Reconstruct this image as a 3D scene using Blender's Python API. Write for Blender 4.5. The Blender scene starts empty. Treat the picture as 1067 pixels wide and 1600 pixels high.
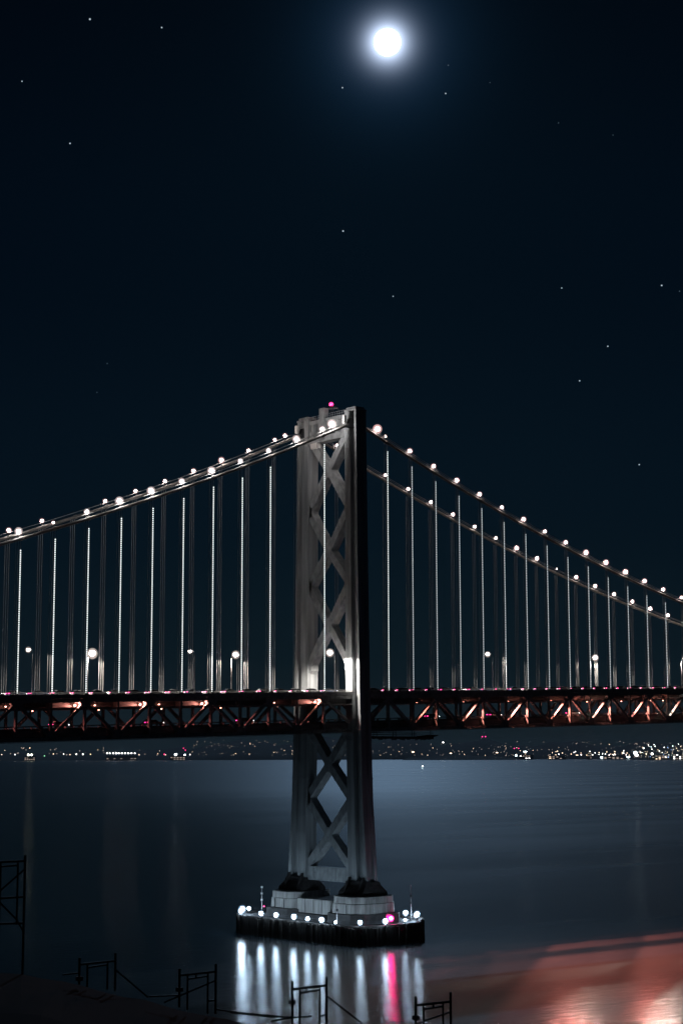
import bpy, bmesh, math, random
from mathutils import Vector, Matrix
random.seed(7)
sc = bpy.context.scene
col = sc.collection
rad = math.radians

# ------------------------------------------------------------------ camera
CAM = Vector((-307.53, -356.78, 45.60))
YAW, PITCH, ROLL, FPX = 0.853506609, 0.138520275, -0.00215672, 2716.7
fw = Vector((math.cos(YAW) * math.cos(PITCH), math.sin(YAW) * math.cos(PITCH), math.sin(PITCH)))
rt = Vector((math.sin(YAW), -math.cos(YAW), 0))
up = rt.cross(fw)
rt2 = rt * math.cos(ROLL) + up * math.sin(ROLL)
up2 = up * math.cos(ROLL) - rt * math.sin(ROLL)
cd = bpy.data.cameras.new('camera')
cam = bpy.data.objects.new('camera', cd)
col.objects.link(cam)
cam.matrix_world = Matrix(((rt2.x, up2.x, -fw.x, CAM.x), (rt2.y, up2.y, -fw.y, CAM.y), (rt2.z, up2.z, -fw.z, CAM.z), (0, 0, 0, 1)))
cd.sensor_fit = 'VERTICAL'
cd.sensor_height = 24.0
cd.lens = FPX / 1600 * 24.0
cd.clip_start = 0.5
cd.clip_end = 120000
sc.camera = cam

# ------------------------------------------------------------------ night sky, moonlight, exposure
MOON = Vector((0.62421, 0.67611, 0.39145)).normalized()
MOON_EL, MOON_AZ = rad(23.04), math.atan2(0.62421, 0.67611)
world = bpy.data.worlds.new('World')
sc.world = world
world.use_nodes = True
nt = world.node_tree
nt.nodes.clear()
def wn(t, **k):
    n = nt.nodes.new(t)
    for a, b in k.items(): setattr(n, a, b)
    return n
wout = wn('ShaderNodeOutputWorld')
bg = wn('ShaderNodeBackground')
bg.inputs[1].default_value = 1.0
sky = wn('ShaderNodeTexSky', sky_type='NISHITA', sun_disc=False)
sky.sun_elevation = MOON_EL
sky.sun_rotation = MOON_AZ
sky.altitude = 40
tint = wn('ShaderNodeVectorMath', operation='MULTIPLY')
tint.inputs[1].default_value = (0.00003, 0.00012, 0.00024)       # full-moon sky: the daylight sky, far dimmer
nt.links.new(sky.outputs[0], tint.inputs[0])
geo = wn('ShaderNodeNewGeometry')
sep = wn('ShaderNodeSeparateXYZ')
tc = wn('ShaderNodeTexCoord')
nt.links.new(tc.outputs['Generated'], sep.inputs[0])
ramp = wn('ShaderNodeValToRGB')                                  # town glow low over the horizon
cr = ramp.color_ramp
cr.interpolation = 'EASE'
cr.elements[0].position = 0.0
cr.elements[0].color = (0.0050, 0.0092, 0.0125, 1)
cr.elements[1].position = 0.45
cr.elements[1].color = (0.00002, 0.0006, 0.0020, 1)
for pos, c in ((0.05, (0.0022, 0.0060, 0.0100)), (0.14, (0.0009, 0.0038, 0.0080)), (0.28, (0.0002, 0.0018, 0.0048))):
    e = cr.elements.new(pos); e.color = c + (1,)
ab = wn('ShaderNodeMath', operation='ABSOLUTE')
nt.links.new(sep.outputs[2], ab.inputs[0])
nt.links.new(ab.outputs[0], ramp.inputs[0])
dot = wn('ShaderNodeVectorMath', operation='DOT_PRODUCT')
dot.inputs[1].default_value = MOON
nt.links.new(tc.outputs['Generated'], dot.inputs[0])
acos = wn('ShaderNodeMath', operation='ARCCOSINE')
nt.links.new(dot.outputs['Value'], acos.inputs[0])
def aureole(width, colr):
    d = wn('ShaderNodeMath', operation='DIVIDE'); d.inputs[1].default_value = -width
    nt.links.new(acos.outputs[0], d.inputs[0])
    x = wn('ShaderNodeMath', operation='EXPONENT')
    nt.links.new(d.outputs[0], x.inputs[0])
    m = wn('ShaderNodeVectorMath', operation='SCALE')
    m.inputs[0].default_value = colr
    nt.links.new(x.outputs[0], m.inputs['Scale'])
    return m
def addv(a, b):
    n = wn('ShaderNodeVectorMath', operation='ADD')
    nt.links.new(a, n.inputs[0]); nt.links.new(b, n.inputs[1])
    return n.outputs[0]
tot = addv(tint.outputs[0], ramp.outputs[0])
tot = addv(tot, aureole(0.0040, (5.6, 6.6, 8.6)).outputs[0])
tot = addv(tot, aureole(0.017, (0.022, 0.068, 0.150)).outputs[0])
nt.links.new(tot, bg.inputs[0])
nt.links.new(bg.outputs[0], wout.inputs[0])

sun = bpy.data.lights.new('moonlight', 'SUN')
sun.energy = 0.30
sun.angle = rad(1.0)
sun.color = (0.42, 0.67, 1.0)
so = bpy.data.objects.new('moonlight', sun)
col.objects.link(so)
so.rotation_euler = MOON.to_track_quat('Z', 'Y').to_euler()

vs = sc.view_settings
vs.view_transform = 'Standard'
vs.look = 'None'
vs.exposure = 0
vs.gamma = 1
vs.use_curve_mapping = False
sc.cycles.use_denoising = True
sc.cycles.max_bounces = 6
sc.cycles.diffuse_bounces = 2
sc.cycles.glossy_bounces = 3
sc.cycles.transmission_bounces = 2
sc.cycles.caustics_reflective = False
sc.cycles.caustics_refractive = False
sc.cycles.sample_clamp_indirect = 4
sc.cycles.use_light_tree = True

# ------------------------------------------------------------------ materials
def mat(name, base, rough=0.6, metal=0.0, noise=None, noise_scale=1.0, stretch=(1, 1, 1), bump=0.0, lo=0.35, hi=0.7):
    m = bpy.data.materials.new(name)
    m.use_nodes = True
    t = m.node_tree
    b = t.nodes['Principled BSDF']
    b.inputs['Roughness'].default_value = rough
    b.inputs['Metallic'].default_value = metal
    b.inputs['Base Color'].default_value = (*base, 1)
    if noise:
        co = t.nodes.new('ShaderNodeTexCoord')
        mp = t.nodes.new('ShaderNodeMapping')
        mp.inputs['Scale'].default_value = stretch
        nz = t.nodes.new('ShaderNodeTexNoise')
        nz.inputs['Scale'].default_value = noise_scale
        nz.inputs['Detail'].default_value = 5
        rp = t.nodes.new('ShaderNodeValToRGB')
        rp.color_ramp.elements[0].position = lo
        rp.color_ramp.elements[1].position = hi
        rp.color_ramp.elements[0].color = (*noise, 1)
        rp.color_ramp.elements[1].color = (*base, 1)
        t.links.new(co.outputs['Object'], mp.inputs[0])
        t.links.new(mp.outputs[0], nz.inputs['Vector'])
        t.links.new(nz.outputs[0], rp.inputs[0])
        t.links.new(rp.outputs[0], b.inputs['Base Color'])
        if bump:
            bp = t.nodes.new('ShaderNodeBump')
            bp.inputs['Strength'].default_value = bump
            t.links.new(nz.outputs[0], bp.inputs['Height'])
            t.links.new(bp.outputs[0], b.inputs['Normal'])
    return m

def glow(name, c, s, sample=True):
    m = bpy.data.materials.new(name)
    m.use_nodes = True
    b = m.node_tree.nodes['Principled BSDF']
    b.inputs['Base Color'].default_value = (0.8, 0.8, 0.8, 1)
    b.inputs['Emission Color'].default_value = (*c, 1)
    b.inputs['Emission Strength'].default_value = s
    if not sample:
        try: m.cycles.emission_sampling = 'NONE'
        except Exception: pass
    return m

M_TOWER = mat('tower_paint', (0.47, 0.50, 0.51), 0.62, 0, (0.25, 0.265, 0.27), 0.5, (1.6, 1.6, 0.10), 0.06)
M_BRACE = mat('brace_paint', (0.49, 0.52, 0.53), 0.6, 0, (0.28, 0.295, 0.30), 0.8, (1, 1, 0.6), 0.06)
M_TRUSS = mat('truss_steel', (0.32, 0.325, 0.32), 0.6, 0.0, (0.17, 0.172, 0.17), 0.9, (1, 1, 1), 0.08)
M_FLOOR = mat('deck_steel', (0.18, 0.175, 0.17), 0.6, 0.0, (0.09, 0.085, 0.08), 0.7, (0.4, 1, 2), 0.08)
M_ASPH = mat('asphalt', (0.06, 0.06, 0.06), 0.85, 0, (0.04, 0.04, 0.04), 1.5)
M_CABLE = mat('cable_paint', (0.30, 0.28, 0.26), 0.55, 0.0, (0.18, 0.17, 0.16), 2.0)
M_ROPE = mat('rope_steel', (0.36, 0.36, 0.35), 0.5, 0.0)
M_DARK = mat('dark_metal', (0.05, 0.05, 0.055), 0.5, 0.4)
M_BLACK = mat('black_pipe', (0.018, 0.018, 0.02), 0.55, 0.3)
M_GALV = mat('galvanised', (0.4, 0.4, 0.4), 0.45, 0.6)
M_CONC = mat('pier_concrete', (0.42, 0.41, 0.39), 0.85, 0, (0.22, 0.21, 0.20), 0.6, (2.2, 2.2, 0.25), 0.15)
M_PLINTH = mat('rusty_plinth', (0.05, 0.045, 0.045), 0.8, 0, (0.02, 0.02, 0.02), 1.0)
M_TIMBER = mat('fender_timber', (0.07, 0.058, 0.052), 0.85, 0, (0.018, 0.016, 0.015), 2.0, (2, 2, 0.3), 0.3)
M_TYRE = mat('tyre', (0.02, 0.02, 0.02), 0.8)
M_GLASS = mat('car_glass', (0.02, 0.022, 0.025), 0.08)
M_WHITEBOX = mat('white_box', (0.75, 0.73, 0.70), 0.5)
M_EARTH = mat('dark_earth', (0.014, 0.013, 0.012), 0.95, 0, (0.008, 0.008, 0.007), 0.6, (1, 1, 1), 0.4)
M_HILL = mat('far_land', (0.07, 0.075, 0.075), 1.0, 0, (0.04, 0.045, 0.045), 0.01)
M_BLD = mat('far_wall', (0.16, 0.16, 0.16), 0.9)
M_WHITE = glow('lamp_white', (1.0, 0.95, 0.94), 130)
M_WARM = glow('lamp_warm', (1.0, 0.84, 0.78), 90)
M_WARM2 = glow('lamp_warm_dim', (1.0, 0.80, 0.74), 30)
M_PIERL = glow('pier_lamp_glass', (0.58, 0.79, 1.0), 100)
M_STREET = glow('street_lens', (1.0, 0.93, 0.86), 60, False)
M_RED = glow('red_lens', (1.0, 0.008, 0.20), 170)
M_BEACON = glow('beacon_lens', (1.0, 0.01, 0.16), 4)
M_LED = glow('led', (0.93, 1.0, 0.97), 1.5, False)
M_LED2 = glow('led_soft', (0.88, 0.95, 0.97), 0.85, False)
M_SALMON = glow('salmon_lens', (1.0, 0.36, 0.25), 12, False)
M_TAIL = glow('tail_lens', (1.0, 0.03, 0.25), 6, True)
M_HEAD = glow('head_lens', (1.0, 0.93, 0.92), 10, False)
M_MOON = glow('moon_rock', (1.0, 0.98, 0.99), 6, False)
M_STAR = glow('star_light', (0.75, 0.88, 1.0), 0.55, False)
M_STAR2 = glow('star_faint', (0.7, 0.85, 1.0), 0.16, False)
FAR = {'w': glow('far_white', (1.0, 0.97, 0.95), 8.32, False), 'c': glow('far_cool', (0.75, 0.97, 1.0), 11.70, False),
       'o': glow('far_warm', (1.0, 0.72, 0.50), 4.16, False), 'd': glow('far_dim', (1.0, 0.80, 0.68), 1.0, False),
       'r': glow('far_red', (1.0, 0.03, 0.22), 5.72, False), 'y': glow('far_yellow', (0.95, 1.0, 0.72), 10.40, False),
       'g': glow('far_green', (0.35, 1.0, 0.55), 2.08, False), 'b': glow('far_blue', (0.2, 0.45, 1.0), 3.12, False)}
def glare(name, c, s_):  # glowing volume that imitates the glare around a lamp
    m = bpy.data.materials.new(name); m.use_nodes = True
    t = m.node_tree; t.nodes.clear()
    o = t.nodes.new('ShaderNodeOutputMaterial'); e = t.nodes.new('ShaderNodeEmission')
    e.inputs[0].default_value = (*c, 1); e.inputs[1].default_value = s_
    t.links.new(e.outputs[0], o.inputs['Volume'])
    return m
M_FW = glare('glare_white', (1.0, 0.80, 0.78), 0.42)
M_FP = glare('glare_pink', (1.0, 0.58, 0.56), 0.42)
M_FB = glare('glare_blue', (0.45, 0.72, 1.0), 0.5)
M_FS = glare('glare_street', (1.0, 0.82, 0.74), 0.30)
M_FR = glare('glare_red', (1.0, 0.02, 0.25), 0.7)
PAINTS = [mat('paint_%s' % n, c, 0.3) for n, c in (('white', (.7, .7, .7)), ('grey', (.25, .25, .26)), ('black', (.03, .03, .03)), ('blue', (.05, .09, .2)), ('silver', (.45, .46, .47)))]

# ------------------------------------------------------------------ helpers
class MB:
    def __init__(s): s.v = []; s.f = []; s.mi = []
    def add(s, v, f, mi=0):
        b = len(s.v); s.v += [tuple(x) for x in v]
        for q in f: s.f.append(tuple(b + i for i in q)); s.mi.append(mi)
        return s
    def box(s, lo, hi, mi=0):
        (a, b, c), (d, e, g) = lo, hi
        return s.add([(a, b, c), (d, b, c), (d, e, c), (a, e, c), (a, b, g), (d, b, g), (d, e, g), (a, e, g)],
                     [(3, 2, 1, 0), (4, 5, 6, 7), (0, 1, 5, 4), (1, 2, 6, 5), (2, 3, 7, 6), (3, 0, 4, 7)], mi)
    def bar(s, p, q, w, h, side=Vector((0, 1, 0)), mi=0):
        """box beam from p to q: width w along `side`, height h across"""
        p, q = Vector(p), Vector(q)
        d = (q - p).normalized()
        a = (side - d * side.dot(d)).normalized()
        b = d.cross(a)
        a = a * w / 2; b = b * h / 2
        vs_ = [p - a - b, p + a - b, p + a + b, p - a + b, q - a - b, q + a - b, q + a + b, q - a + b]
        return s.add(vs_, [(0, 1, 2, 3), (7, 6, 5, 4), (4, 5, 1, 0), (5, 6, 2, 1), (6, 7, 3, 2), (7, 4, 0, 3)], mi)
    def tube(s, pts, r, n=6, cap=True, mi=0):
        pts = [Vector(p) for p in pts]
        rings = []
        for i, p in enumerate(pts):
            d = (pts[min(i + 1, len(pts) - 1)] - pts[max(i - 1, 0)]).normalized()
            ref = Vector((0, 0, 1)) if abs(d.z) < 0.9 else Vector((0, 1, 0))
            a = d.cross(ref).normalized(); b = d.cross(a)
            rr = r[i] if isinstance(r, (list, tuple)) else r
            rings.append([p + (a * math.cos(2 * math.pi * k / n) + b * math.sin(2 * math.pi * k / n)) * rr for k in range(n)])
        v = [x for g in rings for x in g]
        f = [(i * n + k, i * n + (k + 1) % n, (i + 1) * n + (k + 1) % n, (i + 1) * n + k) for i in range(len(pts) - 1) for k in range(n)]
        if cap: f += [tuple(range(n - 1, -1, -1)), tuple((len(pts) - 1) * n + k for k in range(n))]
        return s.add(v, f, mi)
    def ball(s, c, r, n=10, m=6, mi=0, squash=1.0):
        c = Vector(c); v = [c + Vector((0, 0, r * squash))]
        for i in range(1, m):
            t = math.pi * i / m
            for k in range(n):
                a = 2 * math.pi * k / n
                v.append(c + Vector((r * math.sin(t) * math.cos(a), r * math.sin(t) * math.sin(a), r * squash * math.cos(t))))
        v.append(c - Vector((0, 0, r * squash)))
        f = [(0, 1 + k, 1 + (k + 1) % n) for k in range(n)]
        for i in range(m - 2):
            o = 1 + i * n
            f += [(o + k, o + n + k, o + n + (k + 1) % n, o + (k + 1) % n) for k in range(n)]
        o = 1 + (m - 2) * n
        f += [(o + k, len(v) - 1, o + (k + 1) % n) for k in range(n)]
        return s.add(v, f, mi)
    def loft(s, rings, mi=0):
        n = len(rings[0]); v = [x for g in rings for x in g]
        f = [(i * n + k, i * n + (k + 1) % n, (i + 1) * n + (k + 1) % n, (i + 1) * n + k) for i in range(len(rings) - 1) for k in range(n)]
        f += [tuple(range(n - 1, -1, -1)), tuple((len(rings) - 1) * n + k for k in range(n))]
        return s.add(v, f, mi)
    def mesh(s, name, mats, smooth=False):
        me = bpy.data.meshes.new(name)
        me.from_pydata(s.v, [], s.f)
        for m in (mats if isinstance(mats, (list, tuple)) else [mats]): me.materials.append(m)
        if any(s.mi): me.polygons.foreach_set('material_index', s.mi)
        bm = bmesh.new(); bm.from_mesh(me)
        bmesh.ops.recalc_face_normals(bm, faces=bm.faces)
        bm.to_mesh(me); bm.free()
        if smooth: me.polygons.foreach_set('use_smooth', [True] * len(me.polygons))
        me.update()
        return me
    def build(s, name, mats, parent=None, smooth=False, loc=None, bevel=0):
        me = s.mesh(name, mats, smooth)
        o = put(name, me, parent, loc)
        if bevel:
            b = o.modifiers.new('bevel', 'BEVEL'); b.width = bevel; b.segments = 1; b.limit_method = 'ANGLE'
        return o

def put(name, me, parent=None, loc=None, rot=None):
    o = bpy.data.objects.new(name, me)
    col.objects.link(o)
    if parent: o.parent = parent
    if loc is not None: o.location = loc
    if rot is not None: o.rotation_euler = rot
    return o
def tag(o, label=None, cat=None, group=None, kind=None):
    if label: o['label'] = label
    if cat: o['category'] = cat
    if group: o['group'] = group
    if kind: o['kind'] = kind
    return o
def empty(name, loc, label, cat, group=None, rz=0):
    o = put(name, None, None, loc, (0, 0, rz))
    o.empty_display_size = 0.5
    return tag(o, label, cat, group)
def copy_tree(o, parent=None):
    c = o.copy(); col.objects.link(c)
    if parent: c.parent = parent
    for ch in list(o.children): copy_tree(ch, c)
    return c
ORD = ['', 'first', 'second', 'third', 'fourth', 'fifth', 'sixth', 'seventh', 'eighth', 'ninth', 'tenth', 'eleventh', 'twelfth', 'thirteenth',
       'fourteenth', 'fifteenth', 'sixteenth', 'seventeenth', 'eighteenth', 'nineteenth', 'twentieth', 'twenty-first', 'twenty-second', 'twenty-third', 'twenty-fourth', 'twenty-fifth', 'twenty-sixth', 'twenty-seventh', 'twenty-eighth']
def ray(x, y):
    return (fw + rt2 * ((x - 533.5) / FPX) - up2 * ((y - 800) / FPX))
def at_dist(x, y, hd):
    """the point seen at photo pixel (x, y) at horizontal distance hd from the camera"""
    d = ray(x, y); return CAM + d * (hd / math.hypot(d.x, d.y))

WATER_Z = -1.9
P = 9.144
HW = 10.05
def zd(x): return 62.24 + 0.02894 * x
def kx(k): return 0.0 if k == 0 else math.copysign((abs(k) - 1) * P + 11.39, k)

# ------------------------------------------------------------------ water
def make_water():
    m = bpy.data.materials.new('bay_water'); m.use_nodes = True
    t = m.node_tree; N = t.nodes; L = t.links
    out = N['Material Output']; a = N['Principled BSDF']
    b = N.new('ShaderNodeBsdfPrincipled')
    for q, r_ in ((a, 0.13), (b, 0.60)):
        q.inputs['Base Color'].default_value = (0.006, 0.011, 0.016, 1)
        q.inputs['Roughness'].default_value = r_
        q.inputs['IOR'].default_value = 1.333
    co = N.new('ShaderNodeTexCoord')
    mp = N.new('ShaderNodeMapping')
    mp.inputs['Rotation'].default_value = (0, 0, -(YAW - math.pi / 2))
    mp.inputs['Scale'].default_value = (0.05, 0.16, 1)
    n1 = N.new('ShaderNodeTexNoise'); n1.inputs['Scale'].default_value = 3.0; n1.inputs['Detail'].default_value = 6; n1.inputs['Roughness'].default_value = 0.62
    L.new(co.outputs['Object'], mp.inputs[0]); L.new(mp.outputs[0], n1.inputs['Vector'])
    bp = N.new('ShaderNodeBump'); bp.inputs['Strength'].default_value = 0.27; bp.inputs['Distance'].default_value = 0.5
    L.new(n1.outputs[0], bp.inputs['Height'])
    for q in (a, b): L.new(bp.outputs[0], q.inputs['Normal'])
    # broad slicks and ruffled lanes: the share of ruffled water changes slowly across the bay
    mp2 = N.new('ShaderNodeMapping')
    mp2.inputs['Rotation'].default_value = (0, 0, -(YAW - math.pi / 2))
    mp2.inputs['Scale'].default_value = (0.0016, 0.009, 1)
    n2 = N.new('ShaderNodeTexNoise'); n2.inputs['Scale'].default_value = 1.0; n2.inputs['Detail'].default_value = 4
    L.new(co.outputs['Object'], mp2.inputs[0]); L.new(mp2.outputs[0], n2.inputs['Vector'])
    rp = N.new('ShaderNodeMapRange'); rp.inputs['From Min'].default_value = 0.3; rp.inputs['From Max'].default_value = 0.7
    rp.inputs['To Min'].default_value = 0.34; rp.inputs['To Max'].default_value = 0.80
    L.new(n2.outputs[0], rp.inputs[0])
    # smoother water in a widening wedge, shaped to darken the left side; ruffled beyond
    geo_ = N.new('ShaderNodeNewGeometry')
    du = N.new('ShaderNodeVectorMath'); du.operation = 'DOT_PRODUCT'; du.inputs[1].default_value = (math.sin(YAW), -math.cos(YAW), 0)
    dv = N.new('ShaderNodeVectorMath'); dv.operation = 'DOT_PRODUCT'; dv.inputs[1].default_value = (math.cos(YAW), math.sin(YAW), 0)
    off = N.new('ShaderNodeVectorMath'); off.operation = 'SUBTRACT'; off.inputs[1].default_value = (-420, -480, 0)
    L.new(geo_.outputs['Position'], off.inputs[0])
    L.new(off.outputs[0], du.inputs[0]); L.new(off.outputs[0], dv.inputs[0])
    dd = N.new('ShaderNodeMath'); dd.operation = 'DIVIDE'
    L.new(du.outputs['Value'], dd.inputs[0]); L.new(dv.outputs['Value'], dd.inputs[1])
    ad = N.new('ShaderNodeMath'); ad.operation = 'MULTIPLY_ADD'; ad.inputs[1].default_value = 0.10
    L.new(n2.outputs[0], ad.inputs[0]); L.new(dd.outputs[0], ad.inputs[2])
    left_dim = N.new('ShaderNodeMapRange'); left_dim.interpolation_type = 'SMOOTHSTEP'
    left_dim.inputs['From Min'].default_value = -0.02; left_dim.inputs['From Max'].default_value = 0.15
    left_dim.inputs['To Min'].default_value = 0.0; left_dim.inputs['To Max'].default_value = 1.0
    L.new(ad.outputs[0], left_dim.inputs[0])
    # open water beyond the bridge is rougher even in the smooth wedge
    ro = N.new('ShaderNodeMapRange'); ro.inputs['From Min'].default_value = 780; ro.inputs['From Max'].default_value = 2600
    ro.inputs['To Min'].default_value = 0.14; ro.inputs['To Max'].default_value = 0.20
    L.new(dv.outputs['Value'], ro.inputs[0]); L.new(ro.outputs[0], a.inputs['Roughness'])
    ml = N.new('ShaderNodeMath'); ml.operation = 'MULTIPLY'
    L.new(rp.outputs[0], ml.inputs[0]); L.new(left_dim.outputs[0], ml.inputs[1])
    mx = N.new('ShaderNodeMixShader')
    L.new(ml.outputs[0], mx.inputs[0]); L.new(a.outputs[0], mx.inputs[1]); L.new(b.outputs[0], mx.inputs[2])
    L.new(mx.outputs[0], out.inputs[0])
    mb = MB(); s = 24000
    mb.add([(-s, -s, 0), (s, -s, 0), (s, s, 0), (-s, s, 0)], [(0, 1, 2, 3)])
    tag(mb.build('water', m, loc=(0, 0, WATER_Z)), kind='structure')
make_water()

# ------------------------------------------------------------------ sea haze
def make_haze():
    m = bpy.data.materials.new('sea_haze'); m.use_nodes = True
    t = m.node_tree; t.nodes.clear()
    o = t.nodes.new('ShaderNodeOutputMaterial'); v_ = t.nodes.new('ShaderNodeVolumePrincipled')
    v_.inputs['Color'].default_value = (0.80, 0.88, 0.95, 1)
    v_.inputs['Density'].default_value = 0.000016
    v_.inputs['Anisotropy'].default_value = 0.1
    t.links.new(v_.outputs[0], o.inputs['Volume'])
    tag(MB().box((-26000, -26000, WATER_Z - 2), (26000, 26000, 330)).build('haze', m), kind='stuff')
make_haze()
# ------------------------------------------------------------------ far shore hills
def far_hill(name, px0, px1, d0, prof, seed):
    """land strip behind the bay between two bearings; prof(px) = ridge height in metres"""
    rnd = random.Random(seed); n = 150; rows = [(0, 0.0), (60, 0.10), (500, 0.35), (1300, 0.7), (2200, 1.0), (3600, 0.6), (5200, 0.0)]
    v = []; f = []
    ph = [rnd.uniform(0, 6.28) for _ in range(6)]
    for i in range(n + 1):
        px = px0 + (px1 - px0) * i / n
        d = ray(px, 1178); d = Vector((d.x, d.y, 0)).normalized()
        h = prof(px) * (1 + 0.16 * math.sin(px * 0.05 + ph[0]) + 0.09 * math.sin(px * 0.13 + ph[1]) + 0.05 * math.sin(px * 0.37 + ph[2]) + rnd.uniform(-.03, .03))
        wob = 60 * math.sin(px * 0.021 + ph[3]) + 30 * math.sin(px * 0.11 + ph[4])
        for dr, hh in rows:
            q = CAM + d * (d0 + dr + wob)
            v.append((q.x, q.y, WATER_Z - 1 + max(0, h) * hh))
    m = len(rows)
    for i in range(n):
        for j in range(m - 1): f.append((i * m + j, (i + 1) * m + j, (i + 1) * m + j + 1, i * m + j + 1))
    tag(MB().add(v, f).build(name, M_HILL, smooth=True), kind='structure')
def lerp_prof(pts):
    def g(x):
        if x <= pts[0][0]: return pts[0][1]
        for (a, b), (c, d) in zip(pts, pts[1:]):
            if x <= c: return b + (d - b) * (x - a) / (c - a)
        return pts[-1][1]
    return g
HILL = lerp_prof([(-700, 60), (0, 70), (250, 90), (330, 150), (450, 185), (560, 190), (700, 170), (850, 150), (1000, 140), (1200, 160), (1800, 120)])
far_hill('far_hills', -900, 2000, 15600, HILL, 3)
far_hill('near_headland', 985, 2000, 13600, lerp_prof([(985, 5), (1020, 60), (1060, 118), (1120, 150), (1300, 170), (1700, 90), (2000, 10)]), 5)
far_hill('breakwater_island', 628, 815, 14200, lerp_prof([(628, 0), (640, 34), (700, 46), (780, 40), (815, 0)]), 9)

# ------------------------------------------------------------------ bridge tower
tower = empty('bridge_tower', (0, 0, 9.4), 'tall grey steel bridge tower with crossed braces and a red beacon on top', 'bridge tower')
TZ = 9.4
def leg_y(z):
    zs = [(10, 8.6, 16.25), (15, 8.6, 15.9), (34, 8.4, 14.45), (64, 7.9, 13.4), (100, 7.8, 12.8), (140, 7.7, 12.25)]
    for (a, b, c), (d, e, g) in zip(zs, zs[1:]):
        if z <= d:
            t = (z - a) / (d - a); return b + (e - b) * t, c + (g - c) * t
    return zs[-1][1:]
def leg_ring(z, s, z0=TZ):
    yi, yo = leg_y(z); w = yo - yi; X = 1.85; g = 1.15
    P_ = [(-X, 0), (-X, .46), (-X + g, .46), (-X + g, .84), (-X, .84), (-X, 1.0), (-.75, 1.0), (-.75, .93), (.75, .93), (.75, 1.0), (X, 1.0), (X, .84), (X - g, .84), (X - g, .46), (X, .46), (X, 0)]
    return [(x, s * (yi + w * t), z - z0) for x, t in P_]
for s in (-1, 1):
    mb = MB()
    mb.loft([leg_ring(z, s) for z in (12.3, 15, 24, 34, 49, 64, 82, 100, 120, 137.6)])
    leg = mb.build('leg', M_TOWER, tower)
    cap = MB()
    yi, yo = leg_y(138)
    a, b = sorted((s * (yi - .1), s * (yo + .15)))
    cap.box((-2.0, a, 137.62 - TZ), (2.0, b, 138.1 - TZ))
    cap.box((-1.6, a + .5, 138.1 - TZ), (1.6, b - .5, 138.75 - TZ))
    cap.build('leg_cap', M_TOWER, leg)
    # riveted splice bands round the leg
    for z in (18.5, 24.5, 29, 39, 44, 49, 73, 78, 85.5, 92.5, 97, 106, 112.5, 118, 127):
        r1 = [(x * 1.03, y + s * (0.05 if abs(y) > sum(leg_y(z)) / 2 else -0.05), zz) for x, y, zz in leg_ring(z, s)]
        r2 = [(x * 1.03, y + s * (0.05 if abs(y) > sum(leg_y(z)) / 2 else -0.05), zz + 0.5) for x, y, zz in leg_ring(z, s)]
        MB().loft([r1, r2]).build('splice_band', M_TOWER, leg)
    # flared shoe between leg and pedestal
    yi, yo = leg_y(12.3); c = s * (yi + yo) / 2; hw = (yo - yi) / 2
    sh = MB()
    def rc(hx, hy, z): return [(-hx, c - hy, z - TZ), (hx, c - hy, z - TZ), (hx, c + hy, z - TZ), (-hx, c + hy, z - TZ)]
    sh.loft([rc(4.3, hw + 1.1, 9.4), rc(4.2, hw + 1.0, 10.3), rc(2.7, hw + .35, 11.9), rc(2.3, hw + .2, 12.9)])
    sh.build('leg_shoe', M_PLINTH, tower)
    for dy in (-0.5, 0.5):
        MB().loft([[(-4.6, c + dy * hw * 1.4 - .25, 0), (-2.2, c + dy * hw * 1.4 - .25, 0), (-2.2, c + dy * hw * 1.4 + .25, 0), (-4.6, c + dy * hw * 1.4 + .25, 0)],
                  [(-2.5, c + dy * hw * 1.4 - .25, 4.6), (-1.9, c + dy * hw * 1.4 - .25, 4.6), (-1.9, c + dy * hw * 1.4 + .25, 4.6), (-2.5, c + dy * hw * 1.4 + .25, 4.6)]]).build('shoe_rib', M_PLINTH, tower)

def cross(zc, ztop, zbot, hx=1.25, w=2.05, low=True):
    """one X of four arms meeting in a joint block"""
    jb = MB()
    hw_, hh = 1.55, 2.0
    prof = [(-hw_, -hh * .5), (-hw_ * .55, -hh), (hw_ * .55, -hh), (hw_, -hh * .5), (hw_, hh * .5), (hw_ * .55, hh), (-hw_ * .55, hh), (-hw_, hh * .5)]
    jb.loft([[(x, y, zc + z - TZ) for y, z in prof] for x in (-hx - .06, hx + .06)])
    jb.build('joint_block', M_BRACE, tower)
    for sy in (-1, 1):
        for zz in ((ztop, zbot) if low else (ztop,)):
            yi, _ = leg_y(zz)
            p = Vector((0, sy * 0.9, zc + (0.95 if zz > zc else -0.95) - TZ))
            q = Vector((0, sy * (yi + 0.35), zz - TZ))
            MB().bar(p, q, hx * 2, w, Vector((1, 0, 0))).build('diagonal_brace', M_BRACE, tower)
            for fr in (.3, .62):
                c0 = p.lerp(q, fr); c1 = p.lerp(q, fr + .045)
                MB().bar(c0, c1, hx * 2 + .12, w + .12, Vector((1, 0, 0))).build('splice_plate', M_BRACE, tower)
            # haunch where the arm lands on the leg
            hb = MB()
            hb.loft([[(x, sy * (yi + .3), zz - 2.6 - TZ), (x, sy * (yi - 1.0), zz - 1.3 - TZ), (x, sy * (yi - 1.0), zz + 1.3 - TZ), (x, sy * (yi + .3), zz + 2.6 - TZ)] for x in (-hx - .03, hx + .03)])
            hb.build('gusset_plate', M_BRACE, tower)
cross(122.7, 132.6, 112.0)
cross(100.6, 111.6, 91.4)
cross(80.2, 91.0, 69.6)
cross(43.0, 52.6, 34.2)
cross(24.4, 33.8, 16.0)
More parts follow.
